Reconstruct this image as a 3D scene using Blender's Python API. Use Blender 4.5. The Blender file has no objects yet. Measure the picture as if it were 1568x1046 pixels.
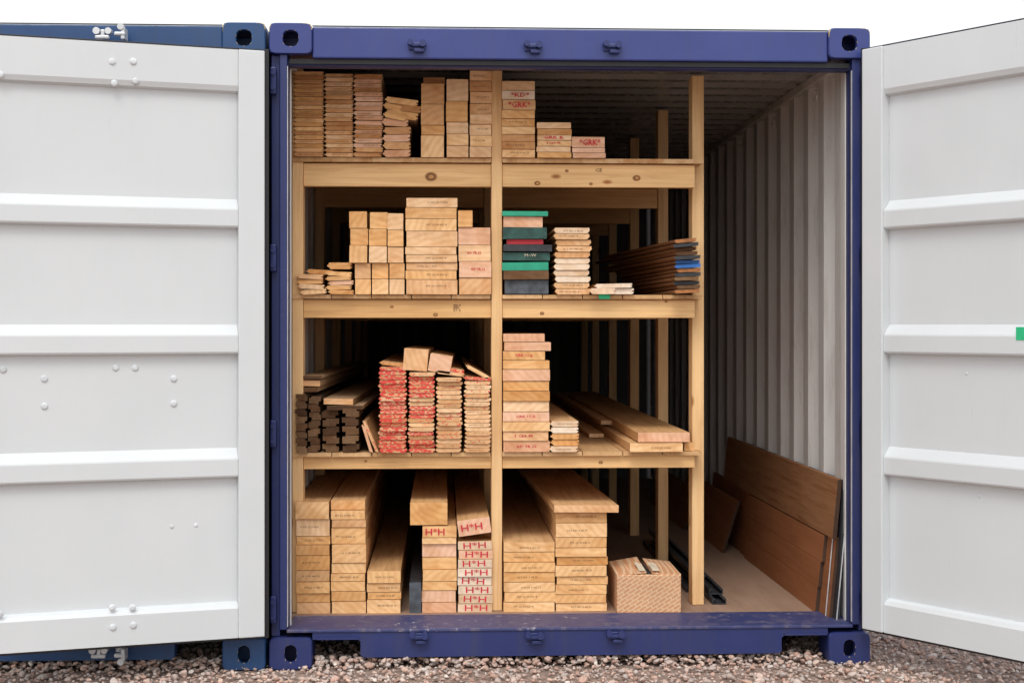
import bpy, bmesh, math, random
import numpy as np
from mathutils import Vector, Matrix
random.seed(7); np.random.seed(7)
R=random.random
def U(a,b): return a+(b-a)*R()
scene=bpy.context.scene
# ------------------------------------------------------------------ camera model
CX,CY,CZ=0.698,-6.0,1.375
F=2280.0; TH=math.atan(105/2280)
sT,cT=math.sin(TH),math.cos(TH)
# survey helpers: measured position (x,z) of a point known to lie at depth y
def wx(px,y):
    a=(px-784)/F
    return CX+(y-CY)*(sT+a*cT)/(cT-a*sT)
def wz(px,py,y):
    a=(px-784)/F
    return CZ+(500-py)/F*(y-CY)/(cT-a*sT)
# ------------------------------------------------------------------ materials
MATS={}
def new_mat(name):
    m=bpy.data.materials.new(name); m.use_nodes=True
    nt=m.node_tree; b=nt.nodes['Principled BSDF']
    MATS[name]=m
    return m,nt,b
def N(nt,t,**kw):
    n=nt.nodes.new(t)
    for k,v in kw.items(): setattr(n,k,v)
    return n
def L(nt,a,b): nt.links.new(a,b)
def coords(nt,scale=(1,1,1),island=False,amt=1.0):
    tc=N(nt,'ShaderNodeTexCoord'); out=tc.outputs['Object']
    if island:
        g=N(nt,'ShaderNodeNewGeometry')
        wn=N(nt,'ShaderNodeTexWhiteNoise',noise_dimensions='1D')
        L(nt,g.outputs['Random Per Island'],wn.inputs['W'])
        s=N(nt,'ShaderNodeVectorMath',operation='SCALE'); s.inputs['Scale'].default_value=amt
        L(nt,wn.outputs['Color'],s.inputs[0])
        a=N(nt,'ShaderNodeVectorMath',operation='ADD')
        L(nt,out,a.inputs[0]); L(nt,s.outputs[0],a.inputs[1]); out=a.outputs[0]
    mp=N(nt,'ShaderNodeMapping'); mp.inputs['Scale'].default_value=scale
    L(nt,out,mp.inputs['Vector'])
    return mp.outputs['Vector']
def noise(nt,vec,scale,detail=4,rough=.6,dist=0):
    n=N(nt,'ShaderNodeTexNoise'); n.inputs['Scale'].default_value=scale
    n.inputs['Detail'].default_value=detail; n.inputs['Roughness'].default_value=rough
    n.inputs['Distortion'].default_value=dist
    L(nt,vec,n.inputs['Vector']); return n.outputs['Fac']
def ramp(nt,fac,stops):
    r=N(nt,'ShaderNodeValToRGB'); els=r.color_ramp.elements
    while len(els)<len(stops): els.new(0.5)
    for e,(p,c) in zip(els,stops):
        e.position=p; e.color=(c[0],c[1],c[2],1) if not isinstance(c,(int,float)) else (c,c,c,1)
    L(nt,fac,r.inputs['Fac']); return r.outputs['Color']
def mix(nt,fac,a,b,mode='MIX'):
    m=N(nt,'ShaderNodeMix',data_type='RGBA',blend_type=mode)
    if isinstance(fac,(int,float)): m.inputs[0].default_value=fac
    else: L(nt,fac,m.inputs[0])
    for i,v in ((6,a),(7,b)):
        if isinstance(v,tuple): m.inputs[i].default_value=(v[0],v[1],v[2],1)
        else: L(nt,v,m.inputs[i])
    return m.outputs[2]
def bump(nt,b,h,strength=.3,dist=.002):
    n=N(nt,'ShaderNodeBump'); n.inputs['Strength'].default_value=strength; n.inputs['Distance'].default_value=dist
    L(nt,h,n.inputs['Height']); L(nt,n.outputs[0],b.inputs['Normal'])

def wood_end(name,ca,cb,cc,ring=.35,red=None,redamt=0.5,dirty=0.3):
    m,nt,b=new_mat(name)
    g=N(nt,'ShaderNodeNewGeometry')
    base=ramp(nt,g.outputs['Random Per Island'],[(0,ca),(.3,cb),(.6,cc),(.82,(ca[0]*.84,ca[1]*.77,ca[2]*.68)),(1,cb)])
    v=coords(nt,(1,.2,1),True,.35)
    vw=coords(nt,(1,.05,1),True,2.6)
    v2=N(nt,'ShaderNodeVectorMath',operation='ADD'); L(nt,vw,v2.inputs[0]); v2.inputs[1].default_value=(-2.0,0,-1.6)
    w=N(nt,'ShaderNodeTexWave',wave_type='RINGS',rings_direction='Y')
    w.inputs['Scale'].default_value=12; w.inputs['Distortion'].default_value=3; w.inputs['Detail'].default_value=3; w.inputs['Detail Scale'].default_value=2
    L(nt,v2.outputs[0],w.inputs['Vector'])
    rg=ramp(nt,w.outputs['Fac'],[(.15,(1,1,1)),(1,(.80,.64,.46))])
    c=mix(nt,ring,base,rg,'MULTIPLY')
    nn=noise(nt,v,22,5,.65)
    dk=ramp(nt,nn,[(.34,(.66,.50,.36)),(.52,(1,1,1))])
    c=mix(nt,dirty,c,dk,'MULTIPLY')
    nl=noise(nt,coords(nt,(1,1,1),True,2),8,2)
    c=mix(nt,.42,c,ramp(nt,nl,[(.40,(.82,.64,.44)),(.50,(1.04,1.03,1.02))]),'MULTIPLY')
    n3=noise(nt,coords(nt,(1,1,2)),5,3)
    c=mix(nt,.3,c,ramp(nt,n3,[(.35,(.74,.66,.58)),(.6,(1.1,1.1,1.1))]),'MULTIPLY')
    if red:
        vr=coords(nt,(1,1,1.7),True,3)
        nr=noise(nt,vr,85,2,.6)
        t=.62-redamt*.20
        c=mix(nt,mix(nt,.88,(0,0,0),ramp(nt,nr,[(t,0.0),(t+.04,1.0)])),c,red)
    L(nt,c,b.inputs['Base Color']); b.inputs['Roughness'].default_value=.85
    b.inputs['Specular IOR Level'].default_value=.2
    bump(nt,b,nn,.35,.002)
    return m
def wood_side(name,ca,cb,grain=.5,rough=.7,axis='y',knots=False):
    m,nt,b=new_mat(name)
    sc={'y':(22,.9,22),'x':(.9,22,22),'z':(22,22,.9)}[axis]
    v=coords(nt,sc,True,4)
    n=noise(nt,v,2.2,6,.65,.8)
    g=N(nt,'ShaderNodeNewGeometry')
    base=ramp(nt,g.outputs['Random Per Island'],[(0,ca),(1,cb)])
    gr=ramp(nt,n,[(.32,(.58,.40,.25)),(.5,(.92,.87,.80)),(.7,(1.08,1.08,1.08))])
    c=mix(nt,grain,base,gr,'MULTIPLY')
    sc2={'y':(9,1.6,9),'x':(1.6,9,9),'z':(9,9,1.6)}[axis]
    if knots:
        vo=N(nt,'ShaderNodeTexVoronoi'); vo.inputs['Scale'].default_value=2.2
        kv=coords(nt,{'x':(1.4,3,3.2),'y':(3,1.4,3),'z':(3.2,3,1.2)}[axis],False)
        L(nt,kv,vo.inputs['Vector'])
        kr=ramp(nt,vo.outputs['Distance'],[(0.03,(.22,.10,.05)),(.055,(.5,.28,.14)),(.09,(1,1,1))])
        c=mix(nt,.85,c,kr,'MULTIPLY')
    st=noise(nt,coords(nt,sc2),1.3,3)
    c=mix(nt,.35,c,ramp(nt,st,[(.35,(.7,.62,.55)),(.6,(1.05,1.05,1.05))]),'MULTIPLY')
    L(nt,c,b.inputs['Base Color']); b.inputs['Roughness'].default_value=rough
    b.inputs['Specular IOR Level'].default_value=.25
    bump(nt,b,n,.25,.0015)
    return m
def paint(name,col,col2,scuff=None,scamt=.5,rough=.45,dirt=(.3,.25,.2),dirtamt=.3,metal=0,bmp=.12,sth=.61):
    m,nt,b=new_mat(name)
    v=coords(nt)
    n1=noise(nt,v,2.2,5,.6)
    c=mix(nt,ramp(nt,n1,[(.35,0.0),(.65,1.0)]),col,col2)
    vs=coords(nt,(9,9,1.2))
    n2=noise(nt,vs,2.5,6,.7)
    c=mix(nt,mix(nt,dirtamt,(0,0,0),ramp(nt,n2,[(.5,0.0),(.75,1.0)])),c,dirt)
    if scuff:
        n3=noise(nt,v,26,6,.75,.4)
        n4=noise(nt,v,3.1,2)
        mm=mix(nt,1.0,ramp(nt,n3,[(sth,0.0),(sth+.05,1.0)]),ramp(nt,n4,[(.45,0.0),(.65,1.0)]),'MULTIPLY')
        c=mix(nt,mix(nt,scamt,(0,0,0),mm),c,scuff)
    L(nt,c,b.inputs['Base Color']); b.inputs['Roughness'].default_value=rough; b.inputs['Metallic'].default_value=metal
    rr=ramp(nt,n2,[(.3,rough*.8),(.7,min(1,rough*1.35))]); L(nt,rr,b.inputs['Roughness'])
    nb=noise(nt,v,7,3)
    bump(nt,b,nb,bmp,.01)
    return m
def plain(name,col,rough=.6,metal=0,var=.2,vs=14):
    m,nt,b=new_mat(name)
    n=noise(nt,coords(nt),vs,5)
    c=mix(nt,1.0,col,ramp(nt,n,[(.3,1-var),(.7,1+var)]),'MULTIPLY')
    L(nt,c,b.inputs['Base Color']); b.inputs['Roughness'].default_value=rough; b.inputs['Metallic'].default_value=metal
    return m

E_gold=wood_end('pine_end_gold',(.80,.455,.19),(.90,.56,.27),(.92,.61,.33),.4)
E_pale=wood_end('pine_end_pale',(.85,.56,.32),(.91,.64,.40),(.82,.50,.27),.35)
E_pink=wood_end('pine_end_pink',(.83,.51,.34),(.88,.57,.40),(.76,.43,.26),.3)
E_brown=wood_end('larch_end_brown',(.68,.37,.165),(.78,.46,.23),(.60,.31,.14),.35)
E_white=wood_end('spruce_end_white',(.88,.73,.57),(.90,.77,.63),(.82,.61,.43),.2)
E_red=wood_end('end_red_sprayed',(.80,.50,.28),(.84,.56,.34),(.74,.44,.24),.2,red=(.70,.035,.045),redamt=.85)
E_red2=wood_end('end_red_flecked',(.84,.56,.31),(.88,.62,.37),(.80,.50,.27),.2,red=(.68,.06,.06),redamt=.2)
E_dark=wood_end('weathered_end',(.09,.05,.03),(.17,.095,.05),(.23,.14,.075),.3,dirty=.6)
S_pine=wood_side('pine_side',(.68,.41,.19),(.78,.50,.26),.6)
S_dull=wood_side('pine_side_dull',(.42,.28,.16),(.52,.36,.22))
S_dark=wood_side('weathered_side',(.10,.06,.035),(.17,.11,.065))
S_brown=wood_side('stained_side',(.24,.11,.05),(.32,.16,.07))
W_x=wood_side('beam_pine_x',(.82,.51,.23),(.87,.58,.29),.5,axis='x',knots=True)
W_z=wood_side('post_pine_z',(.84,.55,.27),(.88,.60,.32),.4,axis='z',knots=True)
W_shelf=wood_side('shelf_board',(.62,.38,.18),(.72,.47,.25),.5)
W_osb=wood_end('osb_edge',(.60,.36,.18),(.66,.44,.24),(.50,.30,.14),.1,dirty=.7)
W_panel=wood_side('oak_panel',(.30,.145,.068),(.33,.165,.08),.85)
W_panel2=wood_side('plywood_face',(.30,.115,.046),(.33,.13,.055),.35)
W_edge=wood_side('panel_edge_dark',(.05,.028,.018),(.08,.045,.03),.4)
BLUE=paint('container_blue',(.028,.045,.195),(.036,.055,.22),scuff=(.30,.30,.40),scamt=.25,rough=.36,dirt=(.06,.06,.12),dirtamt=.3,sth=.66)
BLUE_D=paint('container_blue_worn',(.015,.026,.120),(.021,.033,.142),scuff=(.42,.42,.48),scamt=.6,rough=.46,dirt=(.05,.045,.07),dirtamt=.45,sth=.65)
BLUE_S=paint('sill_blue_scraped',(.026,.036,.13),(.05,.058,.16),scuff=(.46,.44,.46),scamt=.85,rough=.5,dirt=(.22,.18,.18),dirtamt=.7,sth=.58)
BLUE2=paint('neighbour_blue',(.014,.058,.165),(.02,.07,.19),scuff=(.3,.28,.26),scamt=.35,rough=.45,dirt=(.06,.07,.09),dirtamt=.4,sth=.66)
WHITE=paint('door_white',(.605,.635,.65),(.63,.655,.67),scuff=(.45,.45,.43),scamt=.10,rough=.33,dirt=(.55,.56,.55),dirtamt=.10,bmp=.04,sth=.65)
WALLM=paint('interior_grey',(.56,.54,.52),(.60,.58,.56),scuff=(.78,.76,.74),scamt=.45,rough=.4,dirt=(.26,.215,.185),dirtamt=.55)
JAMBM=paint('jamb_white',(.66,.65,.63),(.70,.69,.67),scuff=(.3,.27,.24),scamt=.7,rough=.45,dirt=(.4,.36,.33),dirtamt=.5)
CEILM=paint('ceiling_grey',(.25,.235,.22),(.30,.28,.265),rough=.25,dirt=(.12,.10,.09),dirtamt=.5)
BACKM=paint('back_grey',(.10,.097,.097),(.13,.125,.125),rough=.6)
FLOOR=wood_side('container_floor_ply',(.33,.215,.15),(.345,.23,.165),.2,rough=.8)
GASK=plain('rubber_gasket',(.012,.012,.014),.5)
GALV=plain('galvanised_steel',(.62,.63,.64),.45,.35)
BOLT=plain('white_bolt',(.60,.63,.65),.4)
BLACK=plain('black_plastic',(.030,.032,.037),.5,var=.4,vs=30)
GREEN=plain('green_paint',(.02,.34,.20),.6)
DGREEN=plain('dark_green_paint',(.02,.075,.06),.6,var=.5,vs=25)
REDP=plain('red_paint',(.55,.03,.045),.6)
GREYP=plain('grey_paint',(.075,.085,.10),.6,var=.5,vs=25)
BLUEP=plain('blue_paint',(.03,.16,.50),.6)
ORNG=plain('orange_end',(.38,.15,.05),.8,var=.5,vs=25)
INK=plain('black_ink',(.12,.065,.035),.9)
REDI=plain('red_ink',(.62,.03,.055),.9)
TAPE=plain('green_tape',(.02,.50,.22),.5)
UNDER_GAP=plain('underside_gap_dark',(.02,.02,.022),.9)
CREAM=plain('cream_paper',(.66,.56,.42),.8)
RUST=plain('worn_primer',(.40,.31,.18),.8,var=.6,vs=60)

# ------------------------------------------------------------------ mesh builder
class MB:
    def __init__(s): s.v=[];s.f=[];s.m=[];s.mats=[]
    def mi(s,m):
        if m not in s.mats: s.mats.append(m)
        return s.mats.index(m)
    def add(s,vs,fs,mat):
        o=len(s.v); s.v+= [tuple(p) for p in vs]
        mats=mat if isinstance(mat,list) else [mat]*len(fs)
        for f,m in zip(fs,mats):
            s.f.append([i+o for i in f]); s.m.append(s.mi(m))
    def prism(s,prof,y0,y1,me,ms,xf=None):
        n=len(prof)
        vs=[(x,y0,z) for x,z in prof]+[(x,y1,z) for x,z in prof]
        if xf: vs=[xf(Vector(p)) for p in vs]
        fs=[list(range(n)),list(range(2*n-1,n-1,-1))]; mm=[me,me]
        for i in range(n):
            j=(i+1)%n; fs.append([i,i+n,j+n,j]); mm.append(ms)
        s.add(vs,fs,mm)
    def box(s,x0,x1,y0,y1,z0,z1,mat,bev=0.0,xf=None,me=None):
        if bev<=0:
            prof=[(x0,z0),(x1,z0),(x1,z1),(x0,z1)]
            s.prism(prof,y0,y1,me or mat,mat,xf)
        else:
            b=bev
            vs=[]
            bm=bmesh.new(); bmesh.ops.create_cube(bm,size=1)
            for v in bm.verts:
                v.co=Vector(((x0+x1)/2+v.co.x*(x1-x0),(y0+y1)/2+v.co.y*(y1-y0),(z0+z1)/2+v.co.z*(z1-z0)))
            bmesh.ops.bevel(bm,geom=bm.edges[:],offset=b,segments=2,affect='EDGES',profile=.5)
            bm.verts.index_update()
            vs=[xf(v.co) if xf else v.co.copy() for v in bm.verts]
            fs=[[v.index for v in f.verts] for f in bm.faces]
            s.add(vs,fs,mat); bm.free()
    def cyl(s,p0,p1,r,mat,n=14,r2=None):
        p0=Vector(p0);p1=Vector(p1); d=(p1-p0).normalized()
        a=d.orthogonal().normalized(); b=d.cross(a); r2=r if r2 is None else r2
        vs=[];
        for k in range(n):
            t=2*math.pi*k/n; vs.append(p0+(a*math.cos(t)+b*math.sin(t))*r)
        for k in range(n):
            t=2*math.pi*k/n; vs.append(p1+(a*math.cos(t)+b*math.sin(t))*r2)
        fs=[list(range(n))[::-1],list(range(n,2*n))]+[[k,(k+1)%n,(k+1)%n+n,k+n] for k in range(n)]
        s.add(vs,fs,mat)
    def dome(s,c,nrm,r,h,mat,n=12):
        nrm=Vector(nrm).normalized(); a=nrm.orthogonal().normalized(); b=nrm.cross(a); c=Vector(c)
        vs=[];fs=[]
        rings=[(1,0),(.95,.45),(.65,.85)]
        for rr,hh in rings:
            for k in range(n):
                t=2*math.pi*k/n; vs.append(c+(a*math.cos(t)+b*math.sin(t))*r*rr+nrm*h*hh)
        vs.append(c+nrm*h)
        for q in range(2):
            for k in range(n): fs.append([q*n+k,q*n+(k+1)%n,(q+1)*n+(k+1)%n,(q+1)*n+k])
        for k in range(n): fs.append([2*n+k,2*n+(k+1)%n,3*n])
        s.add(vs,fs,mat)
    def obj(s,name,parent=None,recalc=True,smooth=False):
        me=bpy.data.meshes.new(name); me.from_pydata(s.v,[],s.f)
        for m in s.mats: me.materials.append(m)
        me.polygons.foreach_set('material_index',s.m)
        if recalc:
            bm=bmesh.new(); bm.from_mesh(me); bmesh.ops.recalc_face_normals(bm,faces=bm.faces[:]); bm.to_mesh(me); bm.free()
        if smooth: me.polygons.foreach_set('use_smooth',[True]*len(me.polygons))
        me.update()
        o=bpy.data.objects.new(name,me); scene.collection.objects.link(o)
        if parent: o.parent=parent
        return o

# ------------------------------------------------------------------ stamps
TXT={}
def textmesh(t):
    if t in TXT: return TXT[t]
    cu=bpy.data.curves.new('t','FONT'); cu.body=t; cu.resolution_u=1
    o=bpy.data.objects.new('t',cu); scene.collection.objects.link(o)
    dg=bpy.context.evaluated_depsgraph_get(); me=o.evaluated_get(dg).to_mesh()
    v=np.array([x.co[:2] for x in me.vertices]); mn=v.min(0); mx=v.max(0)
    v=(v-mn)/(mx-mn); fs=[list(p.vertices) for p in me.polygons]; asp=(mx-mn)[0]/(mx-mn)[1]
    o.evaluated_get(dg).to_mesh_clear(); bpy.data.objects.remove(o)
    TXT[t]=(v,fs,asp); return TXT[t]
def stamp(mb,t,cx,cz,w,h,y,mat,rot=0):
    v,fs,asp=textmesh(t)
    c,s_=math.cos(rot),math.sin(rot)
    reps=((0,0,0),(.0011,.0006,-.0002)) if mat is REDI else ((0,0,0),)
    for ox,oz,oy in reps:
        vs=[]
        for a,b in v:
            x=(a-.5)*w+ox; z=(b-.5)*h+oz
            vs.append((cx+x*c-z*s_, y+oy, cz+x*s_+z*c))
        mb.add(vs,fs,mat)
def prof_box(x0,x1,z0,z1,b=.0014):
    return [(x0+b,z0),(x1-b,z0),(x1,z0+b),(x1,z1-b),(x1-b,z1),(x0+b,z1),(x0,z1-b),(x0,z0+b)]
def prof_tg(x0,x1,z0,z1,tg=.007):
    t=z1-z0; c=t*.28
    return [(x0+c,z0),(x1-c,z0),(x1,z0+c),(x1,z0+t*.4),(x1-tg,z0+t*.42),(x1-tg,z0+t*.6),(x1,z0+t*.62),(x1,z1-c*.3),(x1-c*.3,z1),
            (x0+c*.3,z1),(x0,z1-c*.3),(x0,z0+t*.66),(x0-tg,z0+t*.62),(x0-tg,z0+t*.40),(x0,z0+t*.36),(x0,z0+c)]
def prof_v(x0,x1,z0,z1):
    t=z1-z0; d=.0085
    return [(x0+d,z0),(x1-d*1.2,z0),(x1,z0+t*.5),(x1-d*.3,z1),(x0+d*.4,z1),(x0-.002,z0+t*.55)]
def prof_u(x0,x1,z0,z1):
    w=x1-x0;t=z1-z0; q=random.choice([0,1])
    if q: return [(x0,z0),(x1-w*.18,z0),(x1-w*.18,z0+t*.35),(x1,z0+t*.35),(x1,z1-.003),(x1-.003,z1),(x0+w*.2,z1),(x0+w*.2,z1-t*.2),(x0,z1-t*.2)]
    return [(x0,z0+t*.4),(x0+w*.2,z0+t*.4),(x0+w*.2,z0),(x1,z0),(x1,z1-t*.3),(x1-w*.15,z1-t*.3),(x1-w*.15,z1),(x0,z1)]
def place(mb,prof,y0,Ln,me,ms,rot=0,yaw=0):
    cx=sum(p[0] for p in prof)/len(prof); cz=sum(p[1] for p in prof)/len(prof)
    c,s_=math.cos(rot),math.sin(rot)
    pr=[(cx+(x-cx)*c-(z-cz)*s_, cz+(x-cx)*s_+(z-cz)*c) for x,z in prof]
    def xf(p): return Vector((p.x+yaw*(p.y-y0),p.y,p.z))
    mb.prism(pr,y0,y0+Ln,me,ms,xf)
ZA,ZB,ZC,ZD=2.098,1.512,.837,.153
YS=.375
BT=["38x98 KD 45 N","HW N 3 AS 12","15 KD 22 S WN","A S W 441 K","MT 22 N KD 8","N.T KD 3 45 M"]
def layers(mb,px0,px1,pyt,pyb,zb,n,y=YS,Ln=3.6,kind='box',me=E_gold,ms=S_pine,ink=None,jx=.0025,jy=.006,widths=None,heights=None,rot=.004,inkp=.8):
    x0,x1=wx(px0,y),wx(px1,y)
    k=(y-CY)/F
    zt=zb+(pyb-pyt)*k
    if heights is None:
        bs=[zb+(zt-zb)*i/n for i in range(n+1)]
    else:
        bs=[zb]+[zb+(pyb-p)*k for p in heights[::-1]]
    for i in range(len(bs)-1):
        a,bz=bs[i],bs[i+1]; t=bz-a
        yy=y+U(-jy,jy); dx=U(-jx,jx)
        xa,xb=x0+dx+.0015,x1+dx-.0015
        if widths: xa+=widths[len(bs)-2-i][0]*k; xb+=widths[len(bs)-2-i][1]*k
        g=min(.0022,t*.09)
        pf={'box':prof_box,'tg':prof_tg,'u':prof_u,'v':prof_v}[kind]
        E=random.choice(me) if isinstance(me,(list,tuple)) else me
        r=U(-rot,rot)
        place(mb,pf(xa,xb,a+.0002,bz-g),yy,Ln+U(-.15,.1),E,ms,r,U(-.0015,.0015))
        if ink and R()<inkp*(.85 if ink=='black' else 1):
            w=xb-xa
            if ink=='black':
                t_=random.choice(BT)
                stamp(mb,t_,(xa+xb)/2+U(-.12,.12)*w,(a+bz)/2+U(-.1,.1)*t,min(w*.55,.085),min(t*.25,.0075),yy-.0007,INK,U(-.02,.02))
            elif ink=='red':
                stamp(mb,"H*H",(xa+xb)/2+U(-.05,.05)*w,(a+bz)/2,w*.66,min(t*.72,.028),yy-.0007,REDI,U(-.05,.05))
            elif ink=='redsmall':
                stamp(mb,random.choice(["CRK 11 K","T CEA 4R","KD TR 22"]),(xa+xb)/2+U(-.1,.1)*w,(a+bz)/2,w*.42,min(t*.28,.010),yy-.0007,REDI,U(-.05,.05))
    return bs

# =================================================================== LEVEL A
m=MB(); layers(m,451,496,111,241,ZA,20,kind='tg',me=[E_brown,E_gold],ms=S_dull,jx=.002,ink='black',inkp=.4); m.obj('cladding_board_stack')
m=MB(); layers(m,498,541,114,241,ZA,19,kind='tg',me=[E_brown,E_pale],ms=S_dull,ink='black',inkp=.5); m.obj('cladding_board_stack')
m=MB(); layers(m,543,586,115,241,ZA,18,kind='tg',me=[E_brown,E_brown,E_pink],ms=S_dull,jx=.004,jy=.012,ink='black',inkp=.3); m.obj('cladding_board_stack')
m=MB()
layers(m,588,629,195,241,ZA,4,kind='tg',me=[E_pink,E_brown],ms=S_dull,jx=.004,rot=.03)
k=(YS-CY)/F
for i,(pxa,pxb,pt,pb,r) in enumerate([(587,625,183,194,-.05),(592,640,172,183,-.12),(589,622,176,184,-.2),(600,645,162,172,-.10),(592,640,152,161,-.12),(589,615,161,170,-.25)]):
    z1=ZA+(241-pt)*k; z0=ZA+(241-pb)*k
    place(m,prof_tg(wx(pxa,YS),wx(pxb,YS),z0,z1),YS+U(-.02,.02),2.5,random.choice([E_pink,E_gold,E_brown]),S_dull,r,U(-.01,.01))
m.obj('cladding_board_stack')
m=MB()
layers(m,645,681,128,241,ZA,4,me=[E_gold,E_brown],heights=[128,160,192,207],jx=.003,ink=None)
layers(m,648,682,115,128,ZA+113*k,1,y=YS+.06,me=E_brown)
layers(m,683,717,121,241,ZA,5,me=[E_gold,E_pale],heights=[121,155,187,205,223],jx=.002,ink='black',inkp=.3)
layers(m,719,753,108,241,ZA,6,me=[E_gold,E_pale,E_brown],heights=[108,124,140,158,175,190,207,224],jx=.002,ink='black',inkp=.6)
m.obj('lumber_stack')
m=MB()
layers(m,769,820,168,241,ZA,5,me=[E_gold,E_brown],heights=[168,181,193,205,216,228],ink='black',inkp=.5,jy=.003)
layers(m,769,820,123,168,ZA+73*k,3,me=[E_white,E_pale],heights=[123,138,152],ink=None,jy=.003)
stamp(m,"*GRK*",wx(795,YS),ZA+(241-160)*k,.095,.026,YS-.0045,REDI); stamp(m,"*KD*",wx(796,YS),ZA+(241-145)*k,.08,.019,YS-.0045,REDI)
layers(m,822,875,186,241,ZA,5,me=[E_gold,E_pale],heights=[186,196,206,214,223,232],ink='redsmall',inkp=.35,jy=.003)
stamp(m,"GRK K",wx(848,YS),ZA+(241-210)*k,.085,.013,YS-.0045,REDI)
layers(m,876,927,208,241,ZA,3,me=[E_pale,E_pink],heights=[208,225,233],jy=.003)
stamp(m,"*GRK*",wx(903,YS),ZA+(241-217)*k,.09,.026,YS-.0045,REDI)
m.obj('lumber_stack')
# =================================================================== LEVEL B
m=MB()
layers(m,458,497,420,451,ZB,4,kind='tg',me=[E_gold,E_pale],jx=.01,rot=.06,y=YS+.0)
layers(m,502,540,416,451,ZB,5,kind='tg',me=[E_gold,E_pink],jx=.008,rot=.05)
for (a,b,t,bt,r) in [(502,538,402,412,0.0),(470,508,413,420,-.06)]:
    place(m,prof_tg(wx(a,YS),wx(b,YS),ZB+(451-bt)*k,ZB+(451-t)*k),YS+.05,2.2,E_gold,S_pine,r,.01)
m.obj('cladding_board_stack')
m=MB()
for (a,b,hs) in [(535,563,[324,350,376,402]),(565,593,[325,351,377,402]),(594,619,[327,353,378,402])]:
    layers(m,a,b,hs[0],403,ZB+48*k,3,me=[E_gold,E_gold,E_pale],heights=hs[:3],jx=.003,Ln=2.6,rot=.015,jy=.012)
for a,b in [(543,568),(569,595),(596,620)]:
    layers(m,a,b,403,451,ZB,2,me=[E_gold,E_pale],jx=.001,Ln=2.6,jy=.012)
m.obj('lumber_stack')
m=MB()
layers(m,621,700,303,451,ZB,8,me=[E_pale,E_gold,E_pale],heights=[303,318,335,354,378,390,402,414,428],jx=.003,ink='black',inkp=.8)
layers(m,702,752,348,451,ZB,4,me=[E_pink,E_pale],heights=[348,375,400,425],jx=.002,ink='redsmall',inkp=.3)
layers(m,701,724,322,348,ZB+103*k,1,me=E_gold)
m.obj('lumber_stack')
m=MB()
cols=[(769,839,323,331,GREEN),(771,831,331,348,E_pink),(770,837,348,366,DGREEN),(776,832,366,374,REDP),(771,845,374,385,BLACK),(770,842,386,399,DGREEN),(769,840,401,414,GREEN),(771,840,414,428,E_dark),(773,840,428,450,GREYP)]
for a,b,t,bt,mt in cols:
    place(m,prof_box(wx(a,YS),wx(b,YS),ZB+(451-bt)*k,ZB+(451-t-.7)*k,.002),YS+U(-.01,.01),2.4,mt,S_dark if mt!=E_pink else S_pine,U(-.012,.012))
stamp(m,"M~W",wx(812,YS),ZB+(451-391)*k,.05,.012,YS-.012,CREAM)
m.obj('painted_batten_stack')
m=MB(); layers(m,850,905,347,450,ZB,11,kind='v',me=[E_white,E_white,E_pale],jx=.006,ink='black',inkp=.5,Ln=2.0); m.obj('cladding_board_stack')
m=MB()
for a,b,t,bt,r in [(905,942,441,450,0),(928,971,441,450,0),(913,968,434,440.5,.02)]:
    place(m,prof_tg(wx(a,YS-.02),wx(b,YS-.02),ZB+(450.5-bt)*k,ZB+(450.5-t)*k),YS-.02+(.012 if a==928 else 0),1.6,E_white,S_pine,r,.005)
m.obj('cladding_board_stack')
m=MB()
yb=.33; kb=(yb-CY)/F
for i in range(13):
    t=447-i*6.5
    off=-i*.6+U(-3,3)
    a=1036+off+ i*.4; b=1073-abs(i-5)*.8+U(-2,2)
    mt=random.choice([BLACK,E_dark,ORNG,E_dark,BLACK])
    if i in(6,7): mt=BLUEP
    place(m,prof_tg(wx(a,yb),wx(b,yb),ZB+(449-t)*kb,ZB+(449-t+5.4)*kb,.004),yb+U(-.02,.02),1.5+U(-.2,.2),mt,S_brown,.10 if i>9 else .05+U(-.03,.03),-.03-.006*i)
m.obj('stained_cladding_stack')
# =================================================================== LEVEL C
m=MB()
layers(m,452,470,603,693,ZC,8,kind='u',me=E_dark,ms=S_dark,jx=.004,rot=.04)
layers(m,472,491,607,693,ZC,7,kind='u',me=E_dark,ms=S_dark,jx=.004,rot=.04,y=YS+.02)
layers(m,493,519,628,693,ZC,5,kind='u',me=E_dark,ms=S_dark,jx=.004,rot=.04,y=YS+.03)
layers(m,524,550,625,693,ZC,5,kind='u',me=E_dark,ms=S_dark,jx=.004,rot=.05,y=YS+.01)
for a,b,t,bt,r,mt in [(457,489,583,592,-.02,E_pale),(455,486,594,601,.02,E_dark),(495,540,611,620,-.03,E_pale),(500,555,622,628,.02,E_dark),(460,492,576,581,.0,E_dark)]:
    place(m,prof_box(wx(a,YS),wx(b,YS),ZC+(693-bt)*k,ZC+(693-t)*k),YS+U(0,.05),2.6,mt,S_dull,r,.02)
m.obj('weathered_batten_stack')
m=MB()
for pxb_,pyt,lean_,mt in [(566,652,-.30,E_pink),(575,646,-.42,E_red2)]:
    x0=wx(pxb_,YS); h=(693-pyt)*k; t=.014
    place(m,[(x0,ZC+.004),(x0+t,ZC+.001),(x0+t+h*lean_,ZC+h),(x0+h*lean_,ZC+h+.003)],YS,2.0,mt,S_pine)
m.obj('leaning_board')
m=MB(); layers(m,580,623,562,693,ZC,20,kind='v',me=E_red,jx=.0045,jy=.012,ms=S_pine,rot=.012)
place(m,prof_tg(wx(583,YS),wx(620,YS),ZC+132*k,ZC+137*k),YS+.03,2,E_brown,S_pine,-.12)
m.obj('cladding_board_stack')
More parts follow.
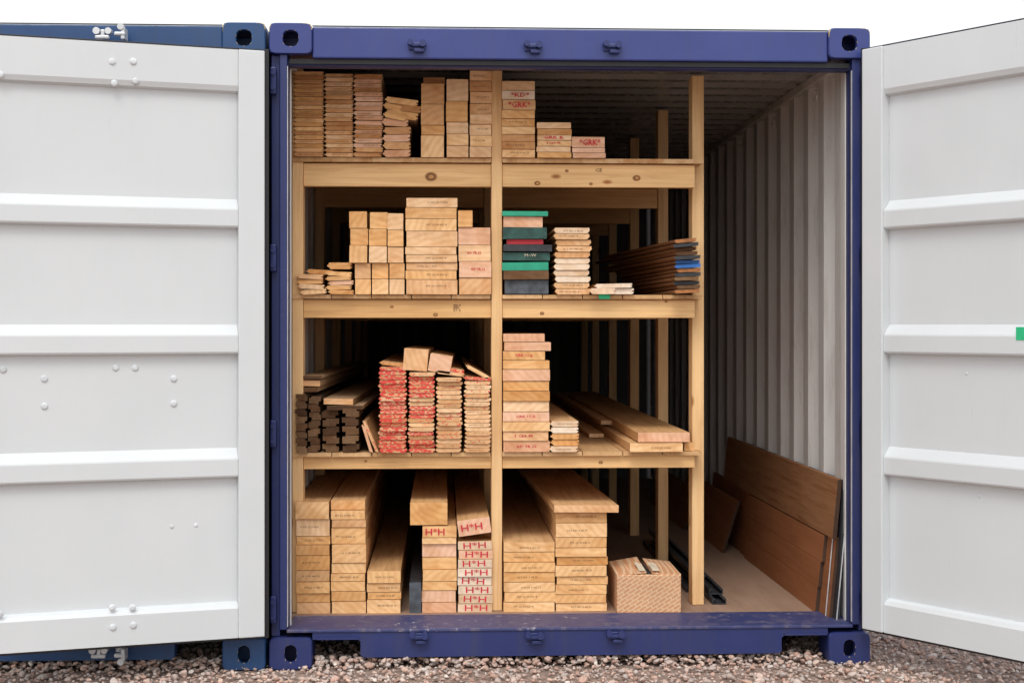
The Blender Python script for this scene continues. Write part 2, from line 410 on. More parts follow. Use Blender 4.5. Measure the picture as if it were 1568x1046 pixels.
m=MB(); layers(m,625,666,570,693,ZC,19,kind='v',me=[E_red,E_red,E_red2],jx=.004,jy=.012,rot=.01); m.obj('cladding_board_stack')
m=MB(); layers(m,668,708,578,693,ZC,17,kind='v',me=[E_red2,E_pale,E_red2],jx=.004,jy=.01,ink='black',inkp=.5,rot=.01)
for i,r in enumerate([-.12,-.2]):
    place(m,prof_tg(wx(670,YS),wx(711,YS),ZC+(118+6*i)*k,ZC+(123+6*i)*k),YS+.01*i,2,[E_red2,E_red][i],S_pine,r)
m.obj('cladding_board_stack')
m=MB(); layers(m,711,752,584,693,ZC,17,kind='v',me=[E_pale,E_pale,E_red2],jx=.0035,jy=.008,ink='black',inkp=.5,rot=.01)
place(m,prof_tg(wx(714,YS),wx(750,YS),ZC+(120)*k,ZC+(125)*k),YS,2,E_gold,S_pine,-.5)
place(m,prof_tg(wx(712,YS),wx(752,YS),ZC+(110)*k,ZC+(115)*k),YS,2,E_red,S_pine,-.06)
m.obj('cladding_board_stack')
m=MB()
place(m,prof_box(wx(618,YS),wx(655,YS),ZC+(693-568)*k,ZC+(693-535)*k),YS,.9,E_pale,S_pine,-.07,.02)
place(m,prof_box(wx(657,YS),wx(691,YS),ZC+(693-571)*k,ZC+(693-544)*k),YS,.9,E_pink,S_pine,-.17,.02)
m.obj('square_timber')
m=MB()
layers(m,770,842,510,692,ZC,12,me=[E_pale,E_pink,E_gold],heights=[510,523,537,551,565,583,598,614,630,645,660,675],
 widths=[(0,-8),(1,1),(0,-7),(0,0),(0,1),(0,-1),(0,0),(1,0),(0,0),(0,1),(0,-2),(0,0)],ink='redsmall',inkp=.6)
m.obj('lumber_stack')
m=MB(); layers(m,844,886,643,691,ZC,5,kind='tg',me=[E_white,E_gold,E_white],jx=.004,ink='black',inkp=.5,Ln=1.8); m.obj('cladding_board_stack')
m=MB()
layers(m,964,1046,679,693,ZC,1,me=E_gold,Ln=4,ink='black',y=YS-.01)
layers(m,1047,1062,680,693,ZC,1,me=E_gold,Ln=4,y=YS+.04)
layers(m,976,1056,663,678.5,ZC+14.5*k,1,me=E_pink,Ln=4,y=YS,ink='redsmall')
place(m,prof_box(wx(930,YS),wx(955,YS),ZC+.002,ZC+.02),YS+.8,3.5,E_pale,S_pine,0,.0)
place(m,prof_box(wx(958,YS),wx(990,YS),ZC+.050,ZC+.07),YS+1.0,3.2,E_pale,S_pine,0,0.0)
m.obj('long_plank_stack')
# =================================================================== LEVEL D
m=MB(); layers(m,453,505,768,939,ZD,9,me=[E_gold,E_pale,E_gold],jx=.003,ink='black',inkp=.6,Ln=4.2,heights=[768,795,821,834,850,873,890,908,922]); m.obj('lumber_stack')
m=MB(); layers(m,507,560,782,939,ZD,9,me=[E_gold,E_gold,E_pale],jx=.003,ink='black',inkp=.8,Ln=4.2,heights=[782,796,808,833,862,878,890,905,920]); 
layers(m,507,560,767,782,ZD+157*k,1,y=YS+.03,me=E_gold,Ln=4)
m.obj('lumber_stack')
m=MB(); layers(m,562,614,873,938,ZD,4,me=E_gold,jx=.002,ink='black',inkp=.8,Ln=4.0,heights=[873,892,906,917]); m.obj('lumber_stack')
m=MB(); place(m,prof_box(wx(627,YS),wx(645,YS),ZD+.001,ZD+47*k,.003),YS-.01,1.2,GREYP,BLACK,0); m.obj('black_batten')
m=MB(); layers(m,646,699,805,938,ZD,8,me=[E_gold,E_pink,E_gold],jx=.003,ink=None,Ln=3.6,heights=[805,823,833,853,872,890,904,922])
layers(m,627,685,769,804,ZD+134*k,1,me=E_gold,Ln=3.5,rot=.002)
stamp(m,"H*H",wx(666,YS),ZD+(938-814)*k,.08,.030,YS-.009,REDI)
m.obj('lumber_stack')
m=MB(); layers(m,701,754,828,937,ZD,8,me=[E_pink,E_white],jx=.003,ink='red',inkp=1,Ln=3.6)
place(m,prof_box(wx(701,YS),wx(751,YS),ZD+(937-818)*k,ZD+(937-794)*k),YS-.005,3,E_pink,S_pine,.14)
stamp(m,"H*H",wx(722,YS),ZD+(937-806)*k,.09,.030,YS-.009,REDI,.14)
m.obj('lumber_stack')
m=MB(); layers(m,771,850,827,934,ZD,7,me=E_gold,jx=.004,ink='black',inkp=1,Ln=3.8); m.obj('lumber_stack')
m=MB(); layers(m,851,930,782,934,ZD,8,me=E_gold,jx=.004,ink='black',inkp=1,Ln=3.8,heights=[782,798,820,836,850,863,880,893,908,921])
place(m,prof_box(wx(848,YS),wx(946,YS),ZD+(934-781)*k,ZD+(934-770)*k),YS-.03,3.6,E_pale,S_pine,-.008,-.035)
m.obj('lumber_stack')

# cardboard box
def cardboard():
    mm,nt,b=new_mat('printed_cardboard')
    v=coords(nt)
    mp=N(nt,'ShaderNodeMapping'); mp.inputs['Rotation'].default_value=(math.radians(90),0,0)
    L(nt,v,mp.inputs['Vector'])
    mp2=N(nt,'ShaderNodeMapping'); mp2.inputs['Rotation'].default_value=(0,0,math.radians(32)); L(nt,mp.outputs[0],mp2.inputs['Vector'])
    br=N(nt,'ShaderNodeTexBrick'); br.inputs['Scale'].default_value=1; br.inputs['Brick Width'].default_value=.036; br.inputs['Row Height'].default_value=.0145
    br.inputs['Mortar Size'].default_value=.0026; br.inputs['Color1'].default_value=(.60,.29,.14,1); br.inputs['Color2'].default_value=(.66,.34,.17,1); br.inputs['Mortar'].default_value=(.74,.50,.31,1)
    L(nt,mp2.outputs[0],br.inputs['Vector'])
    n=noise(nt,v,9,4)
    c=mix(nt,.5,br.outputs['Color'],ramp(nt,n,[(.3,.8),(.7,1.1)]),'MULTIPLY')
    L(nt,c,b.inputs['Base Color']); b.inputs['Roughness'].default_value=.7
    return mm
CARD=cardboard()
m=MB(); ybx=.32
bx0,bx1=wx(945,ybx),wx(1043,ybx); bd=.34
zt=ZD+.164
m.box(bx0,bx1,ybx,ybx+bd,ZD+.001,zt,CARD,.004)
mid=(bx0+bx1)/2
for xa,xb,zz,zz2 in [(bx0,mid-.010,.010,.026),(bx1,mid+.014,.006,.020)]:
    vs=[(xa,ybx+.002,zt),(xb,ybx+.006,zt+zz),(xb,ybx+bd-.01,zt+zz2),(xa,ybx+bd-.002,zt+.004)]
    vs+=[(p[0],p[1],p[2]-.0035) for p in vs]
    m.add(vs,[[0,1,2,3],[7,6,5,4],[0,4,5,1],[1,5,6,2],[2,6,7,3],[3,7,4,0]],CARD)
m.box(mid-.009,mid+.013,ybx+.01,ybx+bd-.01,zt+.0005,zt+.002,UNDER_GAP)  # near-black strip paints the shade in the slit between the flaps
for dx,w in [(-.040,.026),(.018,.030)]:
    m.add([(mid+dx,ybx+.02,zt+.013),(mid+dx+w,ybx+.012,zt+.0145),(mid+dx+w-.002,ybx+.13,zt+.026),(mid+dx-.006,ybx+.15,zt+.032)],[[0,1,2,3]],CREAM)
m.obj('cardboard_box')

m=MB()
for i,(dx,dz,yy) in enumerate([(0,0,.50),(.004,.026,.60),(-.05,0.0,.8),(-.02,.052,.9)]):
    x0=wx(1087,.56)+dx; z0=ZD+.001+dz; w=.062; h=.024; t=.004
    if i==2: x0-=.016
    pr=[(x0,z0),(x0+w,z0),(x0+w,z0+h),(x0+w-.014,z0+h),(x0+w-.014,z0+h-t),(x0+w-t,z0+h-t),(x0+w-t,z0+t),(x0+t,z0+t),(x0+t,z0+h-t),(x0+.014,z0+h-t),(x0+.014,z0+h),(x0,z0+h)]
    m.prism(pr,yy,yy+1.5,BLACK,BLACK)
m.obj('steel_channel_bundle')

def lean(xb,zb,xt,zt,y0,y1,t,me,ms):
    m=MB(); m.prism([(xb,zb),(xb+t,zb),(xt+t,zt),(xt,zt)],y0,y1,me,ms); return m
lean(2.318,.492,2.341,.737,.14,2.55,.018,W_edge,W_panel).obj('oak_board')
m=MB()
t=.016
for (za,zb_,yf,yk) in [(.154,.262,.30,1.80),(.2635,.372,.29,1.83),(.3735,.485,.27,1.88)]:
    xa=2.285+(za-.154)*.1; xb_=2.285+(zb_-.154)*.1
    m.prism([(xa,za),(xa+t,za),(xb_+t,zb_),(xb_,zb_)],yf,yk,W_edge,W_panel2)
m.obj('plank_panel')
lean(2.302,.154,2.334,.50,.20,2.0,.005,GALV,W_panel2).obj('steel_edged_panel')
lean(2.309,.155,2.341,.489,.16,3.0,.014,W_edge,W_panel2).obj('plywood_panel')
lean(2.325,.156,2.3592,.515,.11,2.3,.005,GALV,BLACK).obj('steel_edged_panel')
lean(2.333,.157,2.362,.735,.12,2.2,.0095,BLACK,BLACK).obj('black_panel')
m=MB(); m.prism([(2.20,.154),(2.214,.154),(2.300,.43),(2.286,.43)],1.98,3.6,W_edge,W_panel2); m.obj('plywood_panel')
m=MB(); m.prism([(2.14,.154),(2.154,.154),(2.270,.36),(2.256,.36)],2.9,4.4,W_edge,W_panel2); m.obj('plywood_panel')

# =================================================================== SHELVING
m=MB()
frames=[.40,1.53,2.66,3.78,4.9,5.75]
pw=.046
x3=wx(1060,.49)
for fi,y in enumerate(frames):
    yr=y+(.09 if fi==0 else 0)
    xs=[wx(447.5,.4),wx(752.5,.4)]
    for j,x0 in enumerate([xs[0],xs[1],x3]):
        yy=yr if j==2 else y
        m.box(x0,x0+(pw if j<2 else .052),yy,yy+.095,ZD+.001,2.475,W_z,.003)
    xl0=xs[0]+pw+.001; xm0=xs[1]-.001; xm1=xs[1]+pw+.001; xr=x3-.002
    for z0,z1 in [(1.976,2.074),(1.412,1.489),(.764,.822)]:
        for a,b in [(xl0,xm0),(xm1,xr)]:
            m.box(a,b,y+.012,y+.057,z0,z1,W_x,.002)
rack=m.obj('wooden_shelving_rack')
m=MB()
for z1,y0 in [(ZA,.388),(ZB,.385),(ZC,.388)]:
    t=.018 if z1!=ZA else .02
    for a,b in [(xs[0]+.001,xs[1]-.001),(xs[1]+pw+.001,x3+.03)]:
        n=5; w=(b-a)/n
        for i in range(n):
            for (ya,yb_) in [(y0,2.6),(2.604,5.7)]:
                if z1==ZA:
                    m.box(a+w*i,a+w*(i+1)-(0.0005),ya,yb_,z1-t,z1-.0015,W_osb,0)
                else:
                    m.box(a+w*i,a+w*(i+1)-.004,ya+U(0,.006),yb_,z1-t+U(-.001,0),z1-.0015,W_shelf,.0)
m.obj('shelf_boards',rack)
m=MB()
m.box(wx(917,.38),wx(934,.38),.3795,.383,wz(925,458,.38),wz(925,449,.38),TAPE)
m.obj('tape_mark',rack)
KN=plain('knot_brown',(.22,.09,.035),.8,var=.5,vs=60); KN2=plain('knot_ring',(.50,.26,.09),.8,var=.3,vs=40)
m=MB()
for px,py,r in [(660,271,.019),(975,273,.013),(823,281,.010),(868,262,.006),(905,282,.006),(600,470,.006),(830,480,.007),(1020,462,.005),(560,706,.005),(920,708,.007),(667,482,.008)]:
    X,Z=wx(px,.41),wz(px,py,.41)
    for rr,mt,dy in [(1.25,KN2,.0006),(1,KN,.0012),(.55,KN2,.0018)]:
        vs=[];n=18
        for q in range(n):
            t=2*math.pi*q/n; vs.append((X+r*rr*1.15*math.cos(t),.412-dy,Z+r*rr*.85*math.sin(t)))
        m.add(vs,[list(range(n))],mt)
m.obj('knots',rack)
m=MB(); stamp(m,"CE",wx(917,.4),2.05,.03,.014,.4085,INK); stamp(m,"IPPC",wx(700,.4),1.455,.03,.03,.4085,INK); m.obj('grade_stamps',rack)

# =================================================================== CONTAINERS
CW,CH=2.438,2.591
def casting(mb,x0,z0,w,h,y0,depth,mat,rx,rz,top):
    n=48; cx,cz=x0+w/2,z0+h/2
    def outer(t,e=9):
        c,s_=math.cos(t),math.sin(t)
        r=(abs(c)**e+abs(s_)**e)**(-1/e)
        return cx+c*r*w/2, cz+s_*r*h/2
    vs=[];T=[2*math.pi*i/n for i in range(n)]
    rows=[]
    def row(f,y): rows.append(len(vs)); [vs.append((f(t)[0],y,f(t)[1])) for t in T]
    row(lambda t:outer(t),y0+depth)
    row(lambda t:outer(t),y0+.006)
    row(lambda t:(outer(t)[0]*.955+cx*.045,outer(t)[1]*.955+cz*.045),y0)
    def el(t,q=1.0):
        c,s_=math.cos(t),math.sin(t); r=(abs(c)**2.6+abs(s_)**2.6)**(-1/2.6); return cx+c*r*rx*q, cz+s_*r*rz*q
    row(lambda t:el(t,1.06),y0)
    row(lambda t:el(t),y0+.004)
    row(lambda t:el(t),y0+.03)
    row(lambda t:(outer(t)[0]*.8+cx*.2,outer(t)[1]*.8+cz*.2),y0+.03)
    row(lambda t:(outer(t)[0]*.8+cx*.2,outer(t)[1]*.8+cz*.2),y0+depth-.03)
    fs=[];mm=[]
    for q in range(len(rows)-1):
        for i in range(n):
            j=(i+1)%n; fs.append([rows[q]+i,rows[q]+j,rows[q+1]+j,rows[q+1]+i])
            mm.append(RUST if (q==1 and top and (.08*n<i<.16*n or .36*n<i<.42*n) or q==3 and i%7<2) else mat)
    fs.append([rows[-1]+i for i in range(n)]); fs.append([rows[0]+i for i in range(n)][::-1]); mm+=[mat,mat]
    mb.add(vs,fs,mm)
def keeper(mb,x,z,y,mat,s=1.0):
    mb.box(x-.033*s,x+.033*s,y-.012,y,z-.016*s,z+.016*s,mat,.004)
    mb.cyl((x-.025*s,y-.04,z+.012*s),(x-.025*s,y,z+.012*s),.012*s,mat)
    mb.cyl((x+.025*s,y-.04,z+.008*s),(x+.025*s,y,z+.008*s),.014*s,mat)
    mb.box(x-.022*s,x+.022*s,y-.036,y-.02,z-.004*s,z+.008*s,mat,.002)
    mb.box(x-.010*s,x+.030*s,y-.03,y-.004,z-.026*s,z-.012*s,mat,.003)
def corr(mb,axis,c0,s0,s1,t0,t1,pitch,depth,mat,sgn=1,flat=.3):
    pts=[]; s=s0; 
    while s<s1:
        a=pitch*flat; b=pitch*(.5-flat)
        for ds,d in [(0,0),(a,0),(a+b,depth),(2*a+b,depth)]:
            if s+ds<=s1: pts.append((s+ds,c0+sgn*d))
        s+=pitch
    pts.append((s1,c0))
    vs=[];fs=[]
    for (q,c) in pts:
        for t in (t0,t1):
            if axis=='side': vs.append((c,q,t))
            elif axis=='roof': vs.append((t,q,c))
            elif axis=='back': vs.append((q,c,t))
    for i in range(len(pts)-1): fs.append([2*i,2*i+1,2*i+3,2*i+2])
    mb.add(vs,fs,mat)
def frame(ox,P,PD,PS,root):
    LEN=6.06
    m=MB()
    for yy in (0.0,LEN-.162):
        for xa in (ox,ox+CW-.172):
            casting(m,xa,CH-.124,.172,.124,yy,.162,P,.031,.032,True)
            casting(m,xa,0,.172,.128,yy,.162,PD,.024,.034,False)
    m.obj('corner_castings',root)
    m=MB()
    m.box(ox+.1725,ox+CW-.1725,.012,.10,2.452,2.578,P,.006)
    m.box(ox+.05,ox+CW-.05,.045,.11,2.425,2.4515,PD,.004)
    m.box(ox+.1725,ox+CW-.1725,.012,.016,2.5785,2.583,GASK)
    m.box(ox+.08,ox+CW-.08,.030,.044,2.432,2.4505,GASK)  # black strip darkening the header's lower lip, borrows the gasket material
    for sx in (0,1):
        def X(a): return ox+a if sx==0 else ox+CW-a
        def bx(a,b,y0,y1,z0,z1,mt,bev=.003):
            xa,xb=sorted((X(a),X(b))); m.box(xa,xb,y0,y1,z0,z1,mt,bev)
        bx(.006,.040,.035,.15,.129,2.466,PD)
        bx(.041,.071,.014,.15,.158,2.466,PD)
        bx(.0712,.0735,.017,.03,.17,2.42,GALV,.0)
        bx(.0725,.078,.10,.13,.158,2.424,JAMBM,.001)
        for zc in (2.36,1.65,.945,.24):
            bx(.004,.028,.004,.034,zc-.055,zc+.055,PD,.006)
            for q in (-.03,.03):
                m.cyl((X(.016),-.004,zc+q),(X(.016),.006,zc+q),.009,PD)
    a,b=ox+.1725,ox+CW-.1725
    c1,c2=.365,2.075
    pr=[(a,.158),(a,.118),(ox+c1-.012,.118),(ox+c1,.108),(ox+c1,.055),(ox+c1+.012,.045),(ox+c2-.012,.045),(ox+c2,.055),(ox+c2,.108),(ox+c2+.012,.118),(b,.118),(b,.158)]
    m.prism(pr,.012,.07,PD,PD)
    m.box(ox+.07,ox+CW-.07,.006,.30,.147,.1595,PS,.003)
    m.box(ox+.19,ox+.36,.005,.011,.118,.128,PD)
    m.box(ox+c2+.01,ox+CW-.18,.005,.011,.118,.128,PD)
    for xa in (ox+.004,ox+CW-.054):
        m.box(xa,xa+.05,.163,LEN-.163,.03,.16,PD)
        m.box(xa,xa+.05,.163,LEN-.163,2.53,2.585,PD)
    m.box(ox+.06,ox+CW-.06,LEN-.06,LEN-.01,.03,.15,PD); m.box(ox+.06,ox+CW-.06,LEN-.06,LEN-.01,2.5,2.58,PD)
    for i in range(18):
        yy=.45+i*.31; m.box(ox+.06,ox+CW-.06,yy,yy+.04,.04,.12,UNDER_GAP)
    m.obj('front_frame',root)
    return MB()
root=bpy.data.objects.new('shipping_container',None); scene.collection.objects.link(root)
m=frame(0,BLUE,BLUE_D,BLUE_S,root)
for px,py in [(638,71),(816,73),(937,73)]: keeper(m,wx(px,0),wz(px,py,0),.012,BLUE_D)
for px,py in [(641,975),(818,975),(942,973)]: keeper(m,wx(px,0),wz(px,py,0),.012,BLUE_D)
m.obj('lock_keepers',root)
m=MB()
corr(m,'side',2.366,.19,5.95,.16,2.53,.278,.046,WALLM,1,.32)
corr(m,'side',.064,.19,5.95,.16,2.53,.278,-.040,WALLM,1,.28)
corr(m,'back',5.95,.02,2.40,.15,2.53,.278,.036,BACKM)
m.obj('side_walls',root)
m=MB()
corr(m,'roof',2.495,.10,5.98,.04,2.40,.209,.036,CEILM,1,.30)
m.obj('roof_panel',root)
m=MB()
m.box(.03,2.408,.301,5.98,.125,ZD,FLOOR)
m.obj('floor',root)
m=MB()
m.box(2.352,2.395,.13,5.9,2.462,2.50,WALLM,.003); m.box(.035,.075,.13,5.9,2.462,2.50,WALLM,.003)
for i in range(7):
    yy=.55+i*.85
    for a in range(10):
        t0=math.pi*2*a/10;t1=math.pi*2*(a+1)/10;r=.022
        m.cyl((2.352,yy+r*math.cos(t0),2.40+r*math.sin(t0)),(2.352,yy+r*math.cos(t1),2.40+r*math.sin(t1)),.005,WALLM,6)
m.box(2.366,2.380,.13,.19,.16,2.46,JAMBM,.001); m.box(.058,.070,.13,.19,.16,2.46,JAMBM,.001)
m.obj('lashing_rail',root)

# doors --------------------------------------------------------------
def door(hx,hy,ang,side,z0,z1,root):
    u=Vector((-math.cos(ang),-math.sin(ang),0)) if side<0 else Vector((math.cos(ang),-math.sin(ang),0))
    n=Vector((math.sin(ang),-math.cos(ang),0)) if side<0 else Vector((-math.sin(ang),-math.cos(ang),0))
    O=Vector((hx,hy,0))
    T=lambda p:O+u*p.x+n*(-p.y)+Vector((0,0,p.z))
    W=1.165
    m=MB()
    m.box(.010,.112,-.054,0,z0,z1,WHITE,.004,T)
    m.box(W-.09,W-.01,-.050,0,z0,z1,WHITE,.004,T)
    P=[(z0,.042),(.268,.042),(.284,.032),(.292,.010)]
    for a,b in [(.777,.897),(1.262,1.382),(1.757,1.876)]:
        P+= [(a,.010),(a+.008,.040),(a+.014,.043),(b-.044,.043),(b-.038,.041),(b,.010)]
    P+= [(2.292,.010),(2.300,.034),(2.320,.042),(z1,.042)]
    vs=[];fs=[]
    for z,nn in P:
        for x in (.1125,W-.0905): vs.append(T(Vector((x,-nn,z))))
    for i in range(len(P)-1): fs.append([2*i,2*i+1,2*i+3,2*i+2])
    m.add(vs,fs,WHITE)
    m.obj('door_leaf',root)
    m=MB()
    m.box(-.010,.0095,-.036,.004,z0-.01,z1+.01,GASK,.002,T)
    m.box(W-.0095,W+.006,-.034,.004,z0-.01,z1+.01,GASK,.002,T)
    m.box(.0,W,-.030,.004,z0-.011,z0-.001,GASK,.002,T)
    m.box(.0,W,-.030,.004,z1+.001,z1+.009,GASK,.002,T)
    m.obj('door_gasket',root)
    m=MB()
    m.box(.0,W,.005,.012,z0,z1,BLUE,0,T)
    for q in (.35,.85):
        m.cyl(T(Vector((q,.045,z0-.005))),T(Vector((q,.045,z1+.005))),.016,GALV)
    m.obj('door_outer_skin',root)
    m=MB()
    def ray(px,py,nn):
        a=(px-784)/F; d=Vector((sT+a*cT,cT-a*sT,0)); C=Vector((CX,CY,0))
        O2=O+n*nn
        det=d.x*(-u.y)+u.x*d.y
        r=O2-C
        t=(r.x*(-u.y)+u.x*r.y)/det
        p=C+d*t
        return p+Vector((0,0,CZ+(500-py)/F*t))
    if side<0:
        for px,py,nn in [(172,95,.042),(204,95,.042),(175,128,.040),(208,125,.040),(172,930,.041),(203,930,.041),(173,960,.042),(204,957,.042),(68,580,.010),(68,622,.010),(266,580,.010),(266,618,.010),(177,563,.010),(207,563,.010),(5,566,.010),(0,940,.042),(0,115,.042)]:
            m.dome(ray(px,py,nn),n,.0135,.007,BOLT)
        for px,py in [(263,806),(300,804)]: m.dome(ray(px,py,.010),n,.008,.004,BOLT)
        m.obj('door_bolts',root)
    else:
        p=ray(1560,511,.0445)
        q=p+u*.05
        m.add([p+Vector((0,0,-.024))-u*.012,q+Vector((0,0,-.024)),q+Vector((0,0,.024)),p+Vector((0,0,.024))-u*.012],[[0,1,2,3]],TAPE)
        for px,py in [(1480,572),(1500,760)]: m.dome(ray(px,py,.010),n,.006,.003,BOLT)
        m.obj('door_tape',root)
door(-.012,-.03,math.radians(16.3),-1,.152,2.462,root)
door(2.422,-.03,math.radians(56.1),1,.158,2.490,root)

# neighbour ----------------------------------------------------------
root2=bpy.data.objects.new('shipping_container',None); scene.collection.objects.link(root2)
OX=-2.452
m=frame(OX,BLUE2,BLUE2,BLUE2,root2)
for px,py in [(157,55),(186,52)]:
    X=wx(px,0)
    m.cyl((X,-.035,.09),(X,-.035,2.50),.015,GALV)
for (px,py,s) in [(160,56,1),(186,54,1),(154,998,-1),(186,1000,-1)]:
    X=wx(px,-.04); Z=wz(px,py,-.04)
    if px<170:
        m.cyl((X-.024,-.08,Z+.014),(X-.024,-.05,Z+.014),.014,GALV); m.cyl((X+.022,-.08,Z+.014),(X+.022,-.05,Z+.014),.013,GALV)
        m.box(X-.030,X+.026,-.078,-.055,Z-.018,Z-.002,GALV,.005); m.box(X-.008,X+.008,-.076,-.012,Z-.014,Z+.020,GALV,.004)
    else:
        m.cyl((X+.004,-.08,Z+.026*s),(X+.004,-.05,Z+.026*s),.013,GALV); m.box(X-.022,X+.022,-.078,-.055,Z-.010,Z+.006,GALV,.005)
        m.box(X+.004,X+.020,-.076,-.012,Z-.024,Z+.024,GALV,.004)
m.obj('lock_rods',root2)
m=MB()
corr(m,'back',.03,OX+.07,OX+CW-.07,.16,2.45,.278,.03,BLUE2)
corr(m,'side',OX+CW-.03,.16,5.95,.16,2.53,.278,.03,BLUE2,-1)
corr(m,'side',OX+.03,.16,5.95,.16,2.53,.278,.03,BLUE2,1)
corr(m,'roof',2.55,.10,5.98,OX+.04,OX+2.40,.209,.02,BLUE2)
m.obj('wall_panels',root2)
m=MB()
m.box(2.4195,2.423,.16,5.9,.16,2.53,BLUE); m.box(.016,.021,.16,5.9,.16,2.53,BLUE); m.box(.04,2.4,.11,5.98,2.555,2.56,BLUE); m.box(.02,2.41,5.99,6.0,.1,2.55,BLUE)
m.obj('outer_skin',root)

# =================================================================== GROUND
mg,nt,b=new_mat('ground_gravel_soil')
v=coords(nt)
vo=N(nt,'ShaderNodeTexVoronoi'); vo.inputs['Scale'].default_value=45; L(nt,v,vo.inputs['Vector'])
c=ramp(nt,noise(nt,v,60,4),[(.3,(.25,.165,.13)),(.5,(.40,.285,.23)),(.75,(.50,.38,.32))])
c=mix(nt,.6,c,ramp(nt,vo.outputs['Distance'],[(0,1.2),(.6,.5)]),'MULTIPLY')
L(nt,c,b.inputs['Base Color']); b.inputs['Roughness'].default_value=.95
bump(nt,b,vo.outputs['Distance'],.8,.01)
me=bpy.data.meshes.new('ground'); me.from_pydata([(-150,-150,-.004),(150,-150,-.004),(150,150,-.004),(-150,150,-.004)],[],[[0,1,2,3]]); me.materials.append(mg)
g=bpy.data.objects.new('ground',me); scene.collection.objects.link(g)
mr,nt,b=new_mat('gravel_stone')
gg=N(nt,'ShaderNodeNewGeometry')
c=ramp(nt,gg.outputs['Random Per Island'],[(0,(.44,.28,.22)),(.18,(.62,.44,.36)),(.35,(.43,.37,.34)),(.55,(.66,.50,.42)),(.72,(.50,.45,.42)),(.86,(.52,.31,.24)),(.94,(.60,.54,.50)),(1,(.78,.70,.63))])
c=mix(nt,.6,c,ramp(nt,noise(nt,coords(nt),90,5),[(.3,.65),(.7,1.2)]),'MULTIPLY')
c=mix(nt,.5,c,ramp(nt,noise(nt,coords(nt),2.3,3),[(.35,(.80,.76,.74)),(.65,(1.12,1.08,1.04))]),'MULTIPLY')
L(nt,c,b.inputs['Base Color']); b.inputs['Roughness'].default_value=.9
bm=bmesh.new(); bmesh.ops.create_icosphere(bm,subdivisions=2,radius=1)
bv=np.array([v.co[:] for v in bm.verts]); bf=np.array([[v.index for v in f.verts] for f in bm.faces]); bm.free()
shapes=[]
for s_ in range(24):
    vv=bv.copy()
    for q in range(9):
        d=np.random.normal(size=3); d/=np.linalg.norm(d); h=.5+.3*R()
        dd=vv@d; msk=dd>h; vv[msk]-=np.outer(dd[msk]-h,d)
    vv*=np.array([1,U(.6,.9),U(.45,.75)])
    shapes.append(vv)
V=[];Fc=[];off=0
cnt=0
def addstone(x,y,z,r):
    global off,cnt
    s_=shapes[int(R()*24)%24]
    a,b_,c_=U(0,6.28),U(-.5,.5),U(-.5,.5)
    M=np.array(Matrix.Rotation(a,3,'Z')@Matrix.Rotation(b_,3,'X')@Matrix.Rotation(c_,3,'Y'))
    V.append((s_@M.T)*r+np.array([x,y,z])); Fc.append(bf+off); off+=len(bv); cnt+=1
for i in range(18000):
    x=U(-1.75,4.2); y=U(-.42,1.7)
    if .2<x<2.25 and y>.5: continue
    r=.0045+.010*(R()**1.8)
    addstone(x,y,U(0,.010)+(.004 if R()<.3 else 0),r)
for i in range(1700):
    x=U(-1.7,4.1); y=U(-.38,.9)
    if y>0 and (abs(x-.086)<.1 or abs(x-2.352)<.1 or abs(x+.1)<.1) and y<.17: continue
    addstone(x,y,U(.004,.018),U(.012,.028) if R()<.25 else U(.010,.018))
for i in range(1000):
    x=U(-1.7,2.3); y=.0+abs(random.gauss(0,.07))
    if (abs(x-.086)<.1 or abs(x-2.352)<.1 or abs(x+.1)<.1): continue
    addstone(x,y,U(.01,.036),U(.009,.02))
V=np.concatenate(V); Fc=np.concatenate(Fc)
me=bpy.data.meshes.new('gravel'); me.vertices.add(len(V)); me.vertices.foreach_set('co',V.astype(np.float32).ravel())
me.loops.add(Fc.size); me.loops.foreach_set('vertex_index',Fc.astype(np.int32).ravel())
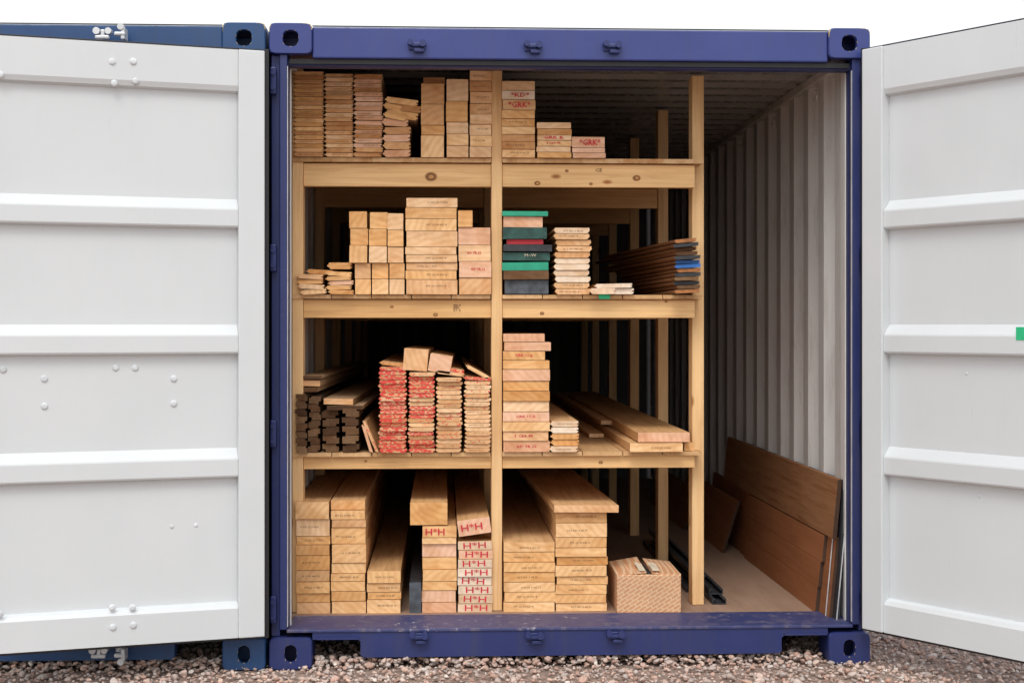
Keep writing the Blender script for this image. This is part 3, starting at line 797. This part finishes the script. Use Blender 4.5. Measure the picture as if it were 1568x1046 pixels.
me.polygons.add(len(Fc)); me.polygons.foreach_set('loop_start',np.arange(0,Fc.size,3,dtype=np.int32)); me.polygons.foreach_set('loop_total',np.full(len(Fc),3,dtype=np.int32))
me.update(calc_edges=True); me.validate(); me.materials.append(mr)
scene.collection.objects.link(bpy.data.objects.new('gravel',me))

# =================================================================== LIGHT
w=bpy.data.worlds.new('World'); scene.world=w; w.use_nodes=True
nt=w.node_tree; bg=nt.nodes['Background']
EL=math.radians(55); AZ=math.radians(180+12)
sky=nt.nodes.new('ShaderNodeTexSky'); sky.sky_type='NISHITA'; sky.sun_disc=False; sky.sun_elevation=EL; sky.sun_rotation=AZ
sky.air_density=1.0; sky.dust_density=6; sky.ozone_density=1
hs=nt.nodes.new('ShaderNodeHueSaturation'); hs.inputs['Saturation'].default_value=.12; hs.inputs['Value'].default_value=.45
ad=nt.nodes.new('ShaderNodeMix'); ad.data_type='RGBA'; ad.blend_type='ADD'; ad.inputs[0].default_value=1; ad.inputs[7].default_value=(5.9,6.05,6.2,1)
nt.links.new(sky.outputs[0],hs.inputs['Color']); nt.links.new(hs.outputs[0],ad.inputs[6]); nt.links.new(ad.outputs[2],bg.inputs['Color'])
bg.inputs['Strength'].default_value=.15
sd=bpy.data.lights.new('sun','SUN'); sd.energy=1.0; sd.angle=math.radians(20); sd.color=(1,.96,.91)
so=bpy.data.objects.new('sun',sd); scene.collection.objects.link(so)
dirv=Vector((math.sin(AZ)*math.cos(EL),math.cos(AZ)*math.cos(EL),math.sin(EL)))
so.rotation_euler=dirv.to_track_quat('Z','Y').to_euler(); so.location=dirv*20
cam=bpy.data.cameras.new('camera'); co=bpy.data.objects.new('camera',cam); scene.collection.objects.link(co)
co.location=(CX,CY,CZ); co.rotation_euler=(math.radians(90),0,-TH)
cam.sensor_width=36; cam.lens=F/1568*36; cam.shift_y=-23/1568; cam.clip_end=1000; cam.clip_start=.05
scene.camera=co
scene.view_settings.view_transform='Standard'; scene.view_settings.look='None'; scene.view_settings.exposure=0
print('stones',cnt)
